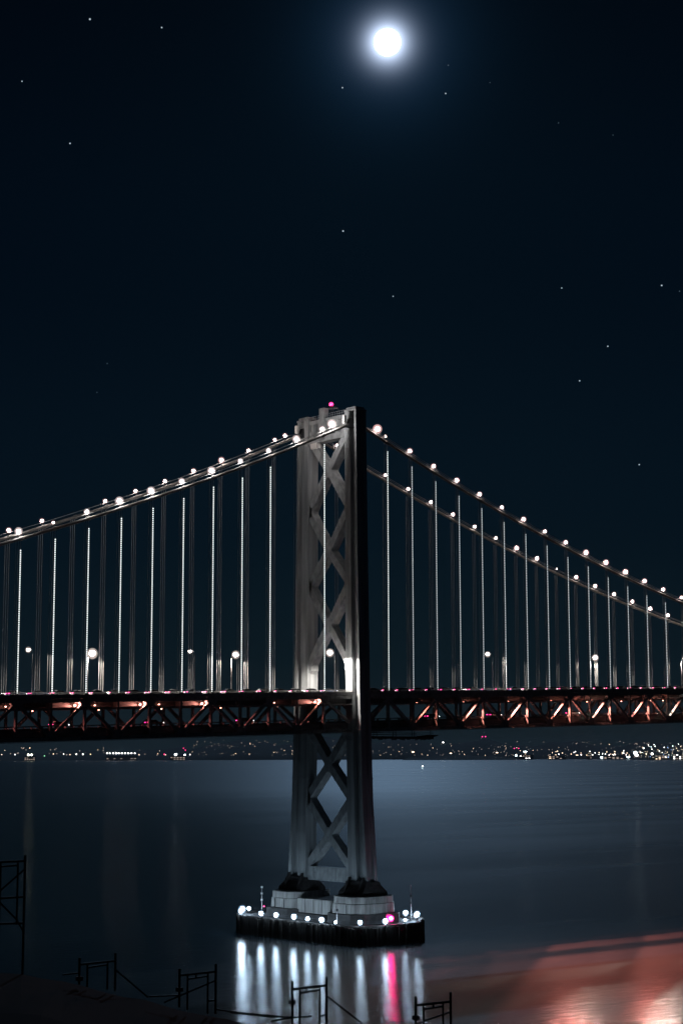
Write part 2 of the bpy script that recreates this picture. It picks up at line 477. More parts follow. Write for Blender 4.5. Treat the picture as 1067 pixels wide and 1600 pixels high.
def tpart(name, lo, hi, m=M_BRACE, parent=None, bevel=0):
    lo = (lo[0], lo[1], lo[2] - TZ); hi = (hi[0], hi[1], hi[2] - TZ)
    return MB().box(lo, hi).build(name, m, parent or tower, bevel=bevel)
bs = tpart('base_strut', (-1.25, -8.75, 12.3), (1.25, 8.75, 15.9))
for y in (-6, -3, 0, 3, 6): tpart('stiffener', (-1.33, y - .12, 12.4), (1.33, y + .12, 15.8), M_BRACE, bs)
# top portal: chords, posts, sunk panels and the handrail
tpart('portal_chord', (-1.5, -7.8, 131.0), (1.5, 7.8, 132.6))
tpart('portal_chord', (-1.5, -7.8, 136.3), (1.5, 7.8, 137.3))
for y in (-6.6, -4.0, -1.4, 3.6, 6.4):
    tpart('portal_post', (-1.42, y - .42, 132.6), (1.42, y + .42, 136.3))
tpart('portal_panel', (-0.15, -7.7, 132.6), (0.15, 7.7, 134.0))
rl = MB()
for y in range(-7, 8):
    rl.tube([(-1.3, y, 137.3 - TZ), (-1.3, y, 138.5 - TZ)], .05, 5)
for z in (137.9, 138.5): rl.tube([(-1.3, -7.6, z - TZ), (-1.3, 7.6, z - TZ)], .05, 5)
rl.build('handrail', M_BRACE, tower)
ho = tpart('hoist_shaft', (-2.05, .75, 131.6), (-.3, 2.75, 140.2))
tpart('hoist_door', (-2.12, 1.3, 133.0), (-2.0, 2.2, 135.2), M_DARK, ho)
tpart('beacon_platform', (-.6, -1.4, 140.2), (1.6, 1.9, 140.4), M_DARK)
for p in ((-.5, -1.3), (1.5, -1.3), (1.5, 1.8), (-.5, 1.8)): MB().tube([(p[0], p[1], 137.3 - TZ), (p[0], p[1], 140.2 - TZ)], .09, 5).build('platform_leg', M_DARK, tower)
bc = MB().tube([(0, 0, 140.4 - TZ), (0, 0, 140.75 - TZ)], .45, 10).build('beacon', M_DARK, tower)
MB().ball((0, 0, 141.25 - TZ), .62, 12, 8).build('beacon_lens', M_BEACON, bc, True)
for s in (-1, 1):     # saddle housings on the leg tops and service cabinets under the portal
    sd = MB().loft([[(-3.2, s * 10 - .7, 133.0 - TZ), (3.2, s * 10 - .7, 133.0 - TZ), (3.2, s * 10 + .7, 133.0 - TZ), (-3.2, s * 10 + .7, 133.0 - TZ)],
                    [(-2.2, s * 10 - .6, 135.6 - TZ), (2.2, s * 10 - .6, 135.6 - TZ), (2.2, s * 10 + .6, 135.6 - TZ), (-2.2, s * 10 + .6, 135.6 - TZ)]])
    sd.build('cable_saddle', M_DARK, tower)
tpart('service_cabinet', (-1.7, 4.3, 129.3), (-.2, 6.8, 130.9), M_WHITEBOX)
# ladder down the near leg and a conduit down the far one
ld = MB()
for y in (-9.0, -8.4):
    ld.tube([(-2.0, y, 66 - TZ), (-2.0, y, 136.5 - TZ)], .05, 4)
for i in range(70): ld.tube([(-2.0, -9.0, 66.5 + i - TZ), (-2.0, -8.4, 66.5 + i - TZ)], .035, 4, False)
ld.build('ladder', M_BRACE, tower)

# ------------------------------------------------------------------ bridge deck
XA, XB = kx(-17), kx(30)
KS = list(range(-17, 31))
deck = empty('bridge_deck', (0, 0, 62.24), 'long double-deck steel truss carrying two roadways through the bridge tower', 'bridge deck')
DZ = 62.24
def dpt(x, y, dz): return Vector((x, y, zd(x) + dz - DZ))
def dbar(name, x0, x1, y, dz, w, h, m=M_TRUSS, parent=None):
    return MB().bar(dpt(x0, y, dz), dpt(x1, y, dz), w, h).build(name, m, parent or deck)
dbar('upper_roadway', XA, XB, 0, -0.85, 21.0, 0.4, M_ASPH)
dbar('lower_roadway', XA, XB, 0, -8.05, 18.2, 0.4, M_ASPH)
for s in (-1, 1):
    dbar('kerb', XA, XB, s * 10.62, -0.66, 0.3, 0.9, M_TRUSS)
    dbar('lower_kerb', XA, XB, s * 9.5, -7.40, 0.25, 0.26, M_TRUSS)
    kp = MB()
    for i in range(int((XB - XA) / 4.572)):
        x = XA + 4.572 * i; kp.box(dpt(x, s * 9.3, -8.0) - Vector((.12, .3, 0)), dpt(x, s * 9.3, -7.5) + Vector((.12, .3, 0)))
    kp.build('kerb_bracket', M_TRUSS, deck)['kind'] = 'stuff'
    rl = MB()
    for dz in (-0.02, 0.28):
        rl.tube([dpt(XA, s * 10.62, dz), dpt(XB, s * 10.62, dz)], .045, 5)
    for i in range(int((XB - XA) / 3)):
        x = XA + 3 * i; rl.tube([dpt(x, s * 10.62, -.25), dpt(x, s * 10.62, .28)], .05, 4, False)
    rl.build('railing', M_TRUSS, deck)
    dbar('conduit_pipe', XA, XB, s * 10.35, -3.45, .24, .24)
    dbar('fascia_stringer', XA, XB, s * 8.6, -9.05, .3, 1.5, M_FLOOR)
    dbar('walkway', XA, XB, s * 10.9, -10.95, .9, .12, M_TRUSS)
    # chords in panels; split at the tower where the legs stand
    for k0, k1 in zip(KS, KS[1:]):
        x0, x1 = kx(k0), kx(k1)
        if k0 == 0: x0 = 2.0
        if k1 == 0: x1 = -2.0
        dbar('top_chord', x0, x1, s * HW, -1.6, .85, .9)
        dbar('bottom_chord', x0, x1, s * HW, -10.35, .85, .85)
for y in (-8.1, -4.1, 0, 4.1, 8.1):
    dbar('stringer', XA, XB, y, -2.15, .35, 2.1, M_FLOOR)
for y in (-6, 0, 6):
    dbar('lower_stringer', XA, XB, y, -8.9, .35, 1.2, M_FLOOR)
for k in KS:
    x = kx(k)
    if k != 0:
        MB().box((-.25, -9.6, -3.5), (.25, 9.6, -1.06)).build('floor_beam', M_FLOOR, deck, loc=dpt(x, 0, 0))
        MB().box((-.25, -9.4, -10.3), (.25, 9.4, -8.26)).build('lower_floor_beam', M_FLOOR, deck, loc=dpt(x, 0, 0))
def member(name, p, q, w=.75, h=.62):
    return MB().bar(p, q, w, h).build(name, M_TRUSS, deck)
for s in (-1, 1):
    y = s * HW
    for k in KS:
        x = kx(k)
        if k != 0: member('vertical_post', dpt(x, y, -2.0), dpt(x, y, -9.95), .7, .55)
        top = k % 2 != 0
        # gusset plates at the nodes
        if k != 0:
            zc = -1.75 if top else -10.1
            g = MB()
            pr = [(-1.5, -.55), (-.8, -1.35), (.8, -1.35), (1.5, -.55), (1.5, .5), (-1.5, .5)] if top else [(-1.5, .55), (-.8, 1.5), (.8, 1.5), (1.5, .55), (1.5, -.5), (-1.5, -.5)]
            g.loft([[(a, yy, b + zc) for a, b in pr] for yy in (-.5, .5)])
            g.build('gusset', M_TRUSS, deck, loc=dpt(x, y, 0))
        if k < KS[-1]:
            x1 = kx(k + 1); xx0, xx1 = x, x1
            zt, zb = -2.1, -9.95
            p = dpt(xx0, y, zt if top else zb); q = dpt(xx1, y, zb if top else zt)
            if k == 0: p = p.lerp(q, .22)
            if k + 1 == 0: q = q.lerp(p, .22)
            member('diagonal', p, q, .8, .66)
        # connection bracket for the hanger
        if k != 0 and abs(k) < 30:
            MB().box((-.45, -.3, -1.1), (.45, .3, .15)).build('hanger_socket', M_TRUSS, deck, loc=dpt(x, s * 10.3, 0))
# overhead wind bracing between the trusses, seen from below
for k0, k1 in zip(KS, KS[1:]):
    a, b = (-9.6, 9.6) if k0 % 2 else (9.6, -9.6)
    MB().bar(dpt(kx(k0), a, -10.2), dpt(kx(k1), b, -10.2), .4, .35).build('wind_brace', M_TRUSS, deck)

# work platform slung under the truss right of the tower
wp = empty('work_platform', (15, -8, zd(15) - 12.4), 'dark maintenance platform slung under the truss just right of the tower', 'work platform')
mb = MB()
for i in range(9): mb.box((-11.5 + i * 2.6, -3.4, -.5), (-9.0 + i * 2.6, 3.4, .12))
mb.build('plank_floor', M_PLINTH, wp)
MB().loft([[(11.9, -3.2, -.15), (15.2, -2, .45), (15.2, 2, .45), (11.9, 3.2, -.15)], [(11.9, -3.2, .3), (15.2, -2, .6), (15.2, 2, .6), (11.9, 3.2, .3)]]).build('platform_nose', M_PLINTH, wp)
for x in (-10, -3, 4, 11):
    for y in (-3.2, 3.2):
        MB().tube([(x, y, 0), (x, y, 1.75 + .029 * x)], .1, 5).build('sling', M_DARK, wp)
mb = MB()
for z in (.55, 1.05):
    for y in (-3.3, 3.3): mb.tube([(-11.5, y, z), (12, y, z)], .06, 4)
mb.build('guard_rail', M_DARK, wp)
mb = MB(); rnd = random.Random(4)
for i in range(46):
    x = -11.4 + i * .51; h = rnd.uniform(.5, 1.0)
    mb.box((x, -3.46, -h), (x + .4, -3.41, .02))
mb.build('debris_netting', M_PLINTH, wp)

# ------------------------------------------------------------------ pier
pier = empty('tower_pier', (0, 0, WATER_Z), 'concrete tower pier ringed by a dark timber fender standing in the water', 'pier')
def pz(z): return z - WATER_Z
OCT = [(-14.2, -20.5), (-14.2, 21.0), (-9.0, 28.6), (8.5, 28.6), (15.0, 20), (16.6, -17.0), (6.2, -26.6), (-5.5, -26.8), (-11.5, -24.6)]
RIM = 3.0
mb = MB(); mb.loft([[(x * .965, y * .965, pz(2.2)) for x, y in OCT], [(x * .965, y * .965, pz(2.55)) for x, y in OCT]])
mb.build('fender_deck', M_PLINTH, pier)
ring = MB()
n = len(OCT)
for k in range(n):
    p = Vector((*OCT[k], 0)); q = Vector((*OCT[(k + 1) % n], 0))
    for z, w, h in ((2.82, .75, .36), (1.2, .5, .45), (-.8, .5, .45)):
        ring.bar(p + Vector((0, 0, pz(z))), q + Vector((0, 0, pz(z))), w, h, (q - p).cross(Vector((0, 0, 1))).normalized())
ring.build('fender_wale', M_TIMBER, pier)
rnd = random.Random(11)
tm = [MB().box((-.33, -.2, 0), (.33, .2, h)).mesh('fender_pile', M_TIMBER) for h in (5.0, 5.2, 5.35)]
for k in range(n):
    p = Vector((*OCT[k], 0)); q = Vector((*OCT[(k + 1) % n], 0)); d = q - p; L_ = d.length
    m_ = max(1, int(L_ / .82)); out = d.normalized().cross(Vector((0, 0, 1)))
    if out.dot((p + q) / 2) < 0: out = -out
    for i in range(m_):
        c = p + d * ((i + .5) / m_) + out * (.42 + rnd.uniform(-.12, .12))
        put('fender_pile', rnd.choice(tm), pier, (c.x, c.y, pz(-2.5) + rnd.uniform(-.1, .1)), (rnd.uniform(-.01, .01), 0, math.atan2(d.y, d.x)))
mb = MB()
mb.tube([(9, -25.6, pz(-3)), (9, -25.6, pz(.4))], .3, 8)
mb.build('dolphin_pile', M_TIMBER, pier)
def octo(cx, cy, hx, hy, ch, z):
    return [(cx - hx, cy - hy + ch, z), (cx - hx + ch, cy - hy, z), (cx + hx - ch, cy - hy, z), (cx + hx, cy - hy + ch, z), (cx + hx, cy + hy - ch, z), (cx + hx - ch, cy + hy, z), (cx - hx + ch, cy + hy, z), (cx - hx, cy + hy - ch, z)]
for s in (-1, 1):
    cy = s * 12.6
    MB().loft([octo(0, cy, 8.6, 7.0, 2.6, pz(2.5)), octo(0, cy, 8.6, 7.0, 2.6, pz(5.0))]).build('pedestal_footing', M_PLINTH, pier)
    pd = MB().loft([octo(0, cy, 7.6, 6.2, 2.6, pz(5.0)), octo(0, cy, 7.5, 6.1, 2.6, pz(7.55))]).build('pedestal', M_CONC, pier, bevel=.08)
    MB().loft([octo(0, cy, 7.3, 5.9, 2.5, pz(7.57)), octo(0, cy, 7.25, 5.85, 2.5, pz(9.35))]).build('pedestal_cap', M_CONC, pd, bevel=.08)
    sl = MB()
    for x in (-7.9, 7.9):
        for yy in (-2.2, 1.6): sl.box((x - .1, cy + yy - .03, pz(5.1)), (x + .1, cy + yy + .03, pz(7.4)))
    sl.build('formwork_joint', M_PLINTH, pd)
wl = MB().box((-6.4, -6.6, pz(4.2)), (6.4, 6.6, pz(7.9))).build('tie_wall', M_CONC, pier, bevel=.08)
for y in (-3.4, 0, 3.4):
    MB().box((-6.47, y - .05, pz(4.3)), (-6.4, y + .05, pz(7.85))).build('wall_joint', M_PLINTH, wl)
MB().box((-8.4, -6.0, pz(2.5)), (8.4, 6.0, pz(4.2))).build('tie_footing', M_PLINTH, pier)
rl = MB()
for k in range(n):
    p = Vector((*OCT[k], 0)) * .97; q = Vector((*OCT[(k + 1) % n], 0)) * .97
    for z in (3.55, 4.0): rl.tube([p + Vector((0, 0, pz(z))), q + Vector((0, 0, pz(z)))], .035, 4)
    m_ = int((q - p).length / 2.5) + 1
    for i in range(m_):
        c = p.lerp(q, i / m_); rl.tube([c + Vector((0, 0, pz(2.5))), c + Vector((0, 0, pz(4.0)))], .04, 4, False)
rl.build('pier_railing', M_DARK, pier)
# access ladders against the near pedestal
lm = MB()
for y in (-.3, .3): lm.tube([(0, y, 0), (0, y, 4.6)], .06, 4)
for i in range(11): lm.tube([(0, -.3, .3 + i * .4), (0, .3, .3 + i * .4)], .04, 4, False)
lme = lm.mesh('pier_ladder', M_GALV)
put('pier_ladder', lme, pier, (-2.2, -19.3, pz(4.2)), (0, 0, rad(90)))
put('pier_ladder', lme, pier, (2.4, -19.3, pz(3.2)), (0, 0, rad(90)))
# masts on the fender
def mast(loc, h, label, bits):
    t = empty('signal_mast', loc, label, 'mast', 'masts on the pier')
    MB().tube([(0, 0, 0), (0, 0, h)], [.13, .08], 7).build('pole', M_GALV, t)
    for z, m in bits: MB().box((-.22, -.22, z), (.22, .22, z + .45)).build('fitting', m, t)
    MB().box((-.35, -.35, 0), (.35, .35, .25)).build('base_plate', M_DARK, t)
mast((-2.5, 26.6, 2.55), 7.2, 'thin mast with small white fittings at the far left end of the pier', [(6.6, M_WHITEBOX), (4.9, M_WHITEBOX), (3.2, M_WHITEBOX)])
mast((12.2, -17.6, 2.55), 9.0, 'tall dark mast at the right end of the pier by the red lamp', [(6.0, M_DARK), (4.2, M_DARK)])
mast((-13.4, -17.5, 2.55), 6.6, 'plain thin pole on the front rim of the pier before the near pedestal', [(3.9, M_DARK)])

# pier lamps
def lamp_proto(name, label, cat, group, lens, r):
    t = empty(name, (0, 0, 0), label, cat, group)
    MB().tube([(0, 0, 0), (0, 0, .9)], .07, 6).build('post', M_DARK, t)
    MB().loft([[(-.35, -.35, .8), (.35, -.35, .8), (.35, .35, .8), (-.35, .35, .8)], [(-.2, -.2, .95), (.2, -.2, .95), (.2, .2, .95), (-.2, .2, .95)]]).build('bracket', M_DARK, t)
    MB().ball((0, 0, .95 + r), r * .85, 12, 8).build('bulb', lens, t, True)
    MB().ball((0, 0, .95 + r), r * 1.5, 14, 10).build('glare_ball', M_FB if lens is M_PIERL else M_FR, t, True)  # added ball of glow round the bulb, not glass
    MB().tube([(0, 0, .95 + 2 * r), (0, 0, 1.02 + 2 * r), (0, 0, 1.2 + 2 * r)], [r * .6, r * .55, .1], 12).build('hood', M_DARK, t)
    return t
PL = [((-14.9, 20.0), 'pier lamp at the far left corner of the fender, outermost of the bright pair', .6), ((-12.4, 22.6), 'pier lamp at the far left corner, inner one of the bright pair', .75),
      ((-7.5, 26.0), 'pier lamp on the far side of the fender, behind the left corner', .48), ((-15.0, 11.2), 'pier lamp on the front rim below the left end of the far pedestal', .55),
      ((-15.0, 4.9), 'second pier lamp along the front rim from the left corner', .56), ((-15.0, -2.4), 'pier lamp on the front rim before the middle of the tie wall', .6),
      ((-15.0, -7.9), 'dimmer pier lamp on the front rim right of the tie wall lamp', .48), ((-15.0, -13.4), 'pier lamp on the front rim left of the thin pole', .58),
      ((-14.8, -18.6), 'smallest pier lamp on the front rim just right of the thin pole', .33), ((-12.2, -24.9), 'pier lamp on the front rim before the middle of the near pedestal', .52),
      ((-6.0, -27.5), 'pier lamp on the rim just left of the red lamp', .6), ((2.2, -26.0), 'small pier lamp on the rim just right of the red lamp', .34),
      ((13.6, -14.0), 'pier lamp behind the right tip of the fender, left of the mast', .6), ((11.3, -20.4), 'pier lamp at the right tip, right beside the dark mast', .56),
      ((13.6, -18.4), 'pier lamp at the right tip of the fender, outermost on that side', .62)]
for (x, y), lab, r in PL:
    t = lamp_proto('pier_lamp', lab, 'lamp', 'white lamps round the pier', M_PIERL, r)
    t.location = (x, y, 2.55)
t = lamp_proto('red_pier_lamp', 'red navigation lamp on the right end of the fender rim', 'lamp', None, M_RED, .62)
t.location = (-1.4, -24.6, 2.75)
MB().box((-.9, .75, .3), (.9, .85, 2.6)).build('added_light_shield', M_DARK, t)  # plate added to keep the red light off the pedestal
t = lamp_proto('red_pier_lamp', 'tiny red lamp at the left end of the far pedestal', 'lamp', None, M_BEACON, .22)
t.location = (-6.2, 21.0, 3.6)

# ------------------------------------------------------------------ main cables
NL = [(-160, 77), (-150, 79.6), (-108.1, 92.95), (-93.5, 98.1), (-84.6, 101.1), (-75.2, 104.3), (-66.2, 107.6), (-57.15, 110.95), (-48.1, 114.4), (-39.6, 117.9), (-29.6, 121.95), (-21.2, 125.7), (-13, 129.4), (-2, 133.9)]
NR = [(2, 133.9), (11.84, 130.4), (21, 127.15), (30, 123.95), (39, 120.85), (48.1, 117.8), (57, 114.85), (66.75, 111.85), (75.6, 109.15), (84.6, 106.6), (94, 104.1), (103.2, 101.7), (112.3, 99.45), (121.5, 97.3), (130.4, 95.3), (150, 91.3), (180, 86.0), (210, 81.6), (240, 78.2), (280, 75)]
CAB = lerp_prof([(a, b) for a, b in NL] + [(a, b) for a, b in NR])
def fit2(pts):
    # least-squares cubic for a smooth sag
    import numpy as np
    a = np.array(pts); return np.poly1d(np.polyfit(a[:, 0], a[:, 1], 4))
FL, FR = fit2(NL), fit2(NR)
def cz(x):
    if x < -2: return float(FL(x))
    if x > 2: return float(FR(x))
    a, b = float(FL(-2)), float(FR(2)); return a + (b - a) * (x + 2) / 4
xs = [-156 + i * 3 for i in range(52)] + [-1, 1] + [3 + i * 3 for i in range(90)]
for s, lab in ((-1, 'near main suspension cable running over the near tower leg'), (1, 'far main suspension cable running over the far tower leg')):
    cb = empty('main_cable', (0, s * HW, 133.9), lab, 'cable', 'main suspension cables')
    MB().tube([(x, 0, cz(x) - 133.9) for x in xs], .40, 10).build('cable', M_CABLE, cb, True)
    for dy in (-.42, .42):
        MB().tube([(x, dy, cz(x) - 133.9 + 1.15) for x in xs if abs(x) > 3], .05, 5).build('hand_rope', M_ROPE, cb, True)
    bm_ = MB().tube([(-.45, 0, 0), (.45, 0, 0)], .52, 10).mesh('cable_band', M_CABLE)
    for k in range(-15, 26):
        if k == 0: continue
        x = kx(k); sl = (cz(x + 1) - cz(x - 1)) / 2
        put('cable_band', bm_, cb, (x, 0, cz(x) - 133.9), (0, -math.atan(sl), 0))
    MB().box((-4.4, -.45, cz(-3.9) - 133.9 + .7), (-3.5, .45, cz(-3.9) - 133.9 + 3.0)).build('junction_box', M_WHITEBOX, cb, bevel=.12)

# ------------------------------------------------------------------ hangers
rope_cache = {}
def hanger(k, s):
    x = kx(k); z1 = cz(x) - .45; z0 = zd(x) - .5; h = z1 - z0
    side = 'left' if k < 0 else 'right'
    unlit = s > 0 or k == -2
    lab = '%s%s hanger %s of the tower on the %s cable, %s' % ('unlit ' if unlit else '', ORD[abs(k)], side, 'near' if s < 0 else 'far', 'bare steel ropes' if unlit else 'strung with white lights')
    t = empty('hanger', (x, s * 10.3, z0), lab, 'hanger', 'rope hangers between cable and deck')
    for dx, dy in ((-1.25, 0), (-.62, 0), (0, 0)):
        MB().tube([(dx, dy, 0), (dx * .92, dy, h)], .052, 5).build('rope', M_ROPE, t)
    if not unlit:
        mb = MB(); step = .5; n_ = int((h - 2.2) / step)
        yy = -.13
        wv = .115 if k < 0 else .09
        for i in range(n_):
            z = .6 + i * step
            mb.box((-wv, yy - .08, z), (wv, yy + .02, z + step * .58))
        o = mb.build('light_string', M_LED if k < 2 else M_LED2, t)
        o['kind'] = 'stuff'
for k in range(-14, 24):
    if k == 0: continue
    hanger(k, -1); hanger(k, 1)

# ------------------------------------------------------------------ lamps along the cables
def cable_lamp_proto(lens, r):
    t = empty('cable_lamp', (0, 0, 0), 'lamp', 'lamp', 'lamps along the main cables')
    MB().tube([(0, 0, 0), (0, 0, .75)], .06, 6).build('post', M_DARK, t)
    MB().tube([(0, 0, .7), (0, 0, .85)], .22, 8).build('cap', M_DARK, t)
    MB().ball((0, 0, .85 + r), r * .66, 12, 8).build('bulb', lens, t, True)
    MB().ball((0, 0, .85 + r), r * 1.55, 14, 10).build('glare_ball', M_FW if lens is M_WHITE else M_FP, t, True)  # soft glare drawn as a glowing ball round the bulb
    return t
protos = {}
def cable_lamp(x, s, lab, lens, r):
    if r > .5: r = round(r * random.choice((.82, .92, 1.0, 1.12)), 3)
    key = (lens.name, r)
    if key not in protos:
        protos[key] = t = cable_lamp_proto(lens, r)
    else: t = copy_tree(protos[key])
    t.location = (x, s * HW, cz(x) + .35)
    t['label'] = lab
for k in range(-14, 24):
    if k == 0: continue
    x = kx(k); side = 'left' if k < 0 else 'right'
    if k not in (-2,):
        lens, r = (M_WHITE, .64) if k < 0 else (M_WARM, .58)
        if k in (-10, 1): lens, r = M_WARM2, .34
        cable_lamp(x - .4, -1, '%s lamp over the %s hanger %s of the tower on the near cable' % ('small dim' if r < .4 else ('white' if k < 0 else 'pinkish white'), ORD[abs(k)], side), lens, r)
    if k != -8:
        lens, r = M_WARM, .54
        if k in (4, 5): lens, r = M_WARM, .45
        if k in (11,): lens, r = M_WARM2, .26
        if k in (8, 15, 17): r = .52
        cable_lamp(x - .4, 1, '%s lamp over the %s hanger %s of the tower on the far cable' % ('tiny dim' if r < .3 else ('pale pink' if r > .5 else 'smaller pink'), ORD[abs(k)], side), lens, r)
cable_lamp(kx(-2) - .2, -1, 'white lamp where the near cable crosses in front of the far tower leg', M_WHITE, .72)
cable_lamp(-8.4, -1, 'white lamp on the near cable just below its saddle, left of the near leg top', M_WHITE, .78)
cable_lamp(8.0, -1, 'pinkish white lamp on the near cable just right of the near leg top', M_WARM, .78)
cable_lamp(-8.2, 1, 'pale pink lamp on the far cable just left of the far leg top', M_WARM, .58)

# ------------------------------------------------------------------ street lamps on the upper deck
def street_lamp(x, s, lab, watts, r):
    z0 = zd(x) - .4
    t = empty('street_lamp', (x, s * 9.55, z0), lab, 'street lamp', 'street lamps on the upper deck', 0 if s < 0 else math.pi)
    MB().tube([(0, 0, 0), (0, 0, 9.6), (0, .12, 10.2), (0, .5, 10.6), (0, 1.0, 10.75), (0, 1.7, 10.8)], [.13, .09, .085, .08, .075, .07], 8).build('mast', M_GALV, t, True)
    MB().box((-.28, -.28, 0), (.28, .28, .5)).build('base', M_DARK, t)
    hd = MB().loft([[(-.32, 1.3, 10.72), (.32, 1.3, 10.72), (.42, 2.5, 10.72), (-.42, 2.5, 10.72)], [(-.15, 1.3, 10.95), (.15, 1.3, 10.95), (.25, 2.4, 11.0), (-.25, 2.4, 11.0)]]).build('lamp_head', M_DARK, t)
    MB().ball((0, 1.95, 10.66), r * .8, 12, 8, squash=.8).build('lens', M_STREET, hd, True)
    MB().ball((0, 1.95, 10.6), r * 1.5, 14, 10).build('glare_ball', M_FS, hd, True)  # glare around the lens, built as a glowing ball
    ld_ = bpy.data.lights.new('street_light', 'SPOT')
    ld_.energy = watts; ld_.color = (1.0, .90, .82); ld_.shadow_soft_size = .25
    ld_.spot_size = rad(172); ld_.spot_blend = .3
    lo = put('street_light', ld_, t, (0, 1.95, 10.66 - r * .9), (0, 0, 0))
SL = [(-144.2, -1, 'street lamp'), (-98.5, -1, 'small street lamp near the left edge above the near roadway edge'), (-52.7, -1, 'small street lamp midway between left edge and tower on the near roadway edge'),
      (-7.1, -1, 'street lamp shining on the near tower leg just above the roadway'), (52.5, -1, 'street lamp right of the tower on the near roadway edge'),
      (-116.9, 1, 'street lamp off'), (-71.3, 1, 'big bright street lamp left of the tower glaring from the far roadway edge'), (-26.7, 1, 'bright street lamp nearest left of the tower on the far roadway edge'),
      (117.0, 1, 'bright street lamp far right of the tower on the far roadway edge'), (163.0, 1, 'street lamp at the right edge of the picture on the far roadway edge')]
for x, s, lab in SL:
    if x in (-144.2, -116.9): continue
    street_lamp(x, s, lab, (36000 if x == -7.1 else 13000) if s < 0 else 17000, {(-98.5): .5, (-52.7): .42, (-7.1): .8, (52.5): .6}.get(x, .95 if x == -71.3 else .78))

# ------------------------------------------------------------------ lamps under the upper deck
def soffit_lamp(x, y, dz, lab, watts, colr, aim=None, cone=104, lens=None):
    t = empty('underdeck_lamp', (x, y, zd(x) + dz), lab, 'lamp', 'lamps under the upper roadway')
    MB().box((-.35, -.16, .06), (.35, .16, .28)).build('housing', M_DARK, t)
    MB().tube([(0, 0, .28), (0, 0, 1.0)], .05, 5).build('stem', M_DARK, t)
    MB().ball((0, 0, 0), .2, 8, 6, squash=.6).build('lens', lens or M_SALMON, t, True)
    if aim:
        ld_ = bpy.data.lights.new('underdeck_light', 'SPOT')
        ld_.spot_size = rad(cone); ld_.spot_blend = .25; ld_.shadow_soft_size = .1
        MB().loft([[(-.5, -.3, .05), (.5, -.3, .05), (.5, .3, .05), (-.5, .3, .05)], [(-.3, -.2, .3), (.3, -.2, .3), (.3, .2, .3), (-.3, .2, .3)]]).build('reflector', M_DARK, t)
        pos, rot = (0, 0, -.2), Vector(aim).to_track_quat('-Z', 'Y').to_euler()
    else:
        ld_ = bpy.data.lights.new('underdeck_light', 'POINT'); ld_.shadow_soft_size = .2
        MB().box((-1.7, -.45, -.3), (1.7, .45, -.24)).build('light_stop', M_DARK, t)  # wide plate added to keep the light off the diagonals below
        pos, rot = (0, -.25, .0), None
    ld_.energy = watts; ld_.color = colr
    put('underdeck_light', ld_, t, pos, rot)
NUM = {-11: 'eleven', -9: 'nine', -8.4: 'eight', -7: 'seven', -6.4: 'six', -5: 'five', -2.5: 'two', -1: 'one'}
for k, w in ((-11, 80), (-9, 2300), (-8.4, 110), (-7, 2000), (-6.4, 90), (-5, 1500), (-2.5, 70), (-1, 2300)):
    x = kx(k) if k == int(k) else (kx(math.floor(k)) + P * (k - math.floor(k)))
    soffit_lamp(x - 2.2, -9.2, -2.75, '%s salmon lamp under the roadway edge, %s truss panels left of the tower' % ('dim' if w < 200 else 'bright', NUM[k]), w, (1.0, .34, .27))
for k, w in ((3, 5000), (5, 16000), (7, 24000), (9, 22000), (11, 24000), (13, 18000), (15, 5000), (17, 18000), (19, 18000)):
    soffit_lamp(kx(k) - 4.2, -6.4, -3.3, 'salmon lamp hanging under the roadway, %s truss panels right of the tower' % ORD[k].replace('third', 'three').replace('fifth', 'five').replace('ninth', 'nine').replace('eenth', 'een').replace('seventh', 'seven').replace('eleventh', 'eleven').replace('th', '' if k in (11,) else 'th'), w, (1.0, .33, .25), (.02, -.50, -.86), 106)
# wide-beam lamps added to colour the water towards the shore, clearing the lower kerb
WL = [(10, -6.0, 130000, (1.0, .26, .20), 'added red wide-beam water lamp under the roadway, tenth panel right of the tower'), (14, -6.0, 115000, (1.0, .25, .19), 'added red wide-beam water lamp under the roadway, fourteenth panel right of the tower'),
      (11, -3.5, 45000, (.92, .92, .78), 'added pale wide-beam water lamp under the roadway, eleventh panel right of the tower'), (15, -3.5, 85000, (.92, .92, .78), 'added pale wide-beam water lamp under the roadway, fifteenth panel right of the tower'),
      (13, -1.7, 22000, (1.0, .36, .36), 'added pink wide-beam water lamp under the roadway, thirteenth panel right of the tower'), (18, -1.7, 95000, (1.0, .36, .36), 'added pink wide-beam water lamp under the roadway, eighteenth panel right of the tower')]
for k, y, w, c, lab in WL:
    soffit_lamp(kx(k) - 3, y, -3.75, lab, w, c, (-.52, -.70, -.52), 66)
for k, n_ in ((-12, 'twelfth'), (-10, 'tenth'), (-8, 'eighth'), (-6, 'sixth'), (-4, 'fourth'), (-2, 'second')):  # fill lamps added to lift the dark left half of the truss
    soffit_lamp(kx(k), -2.0, -3.75, 'added dim red fill lamp over the lower roadway at the %s truss panel left of tower' % n_, 3200, (1.0, .26, .24), (0, -.1, -1), 165)

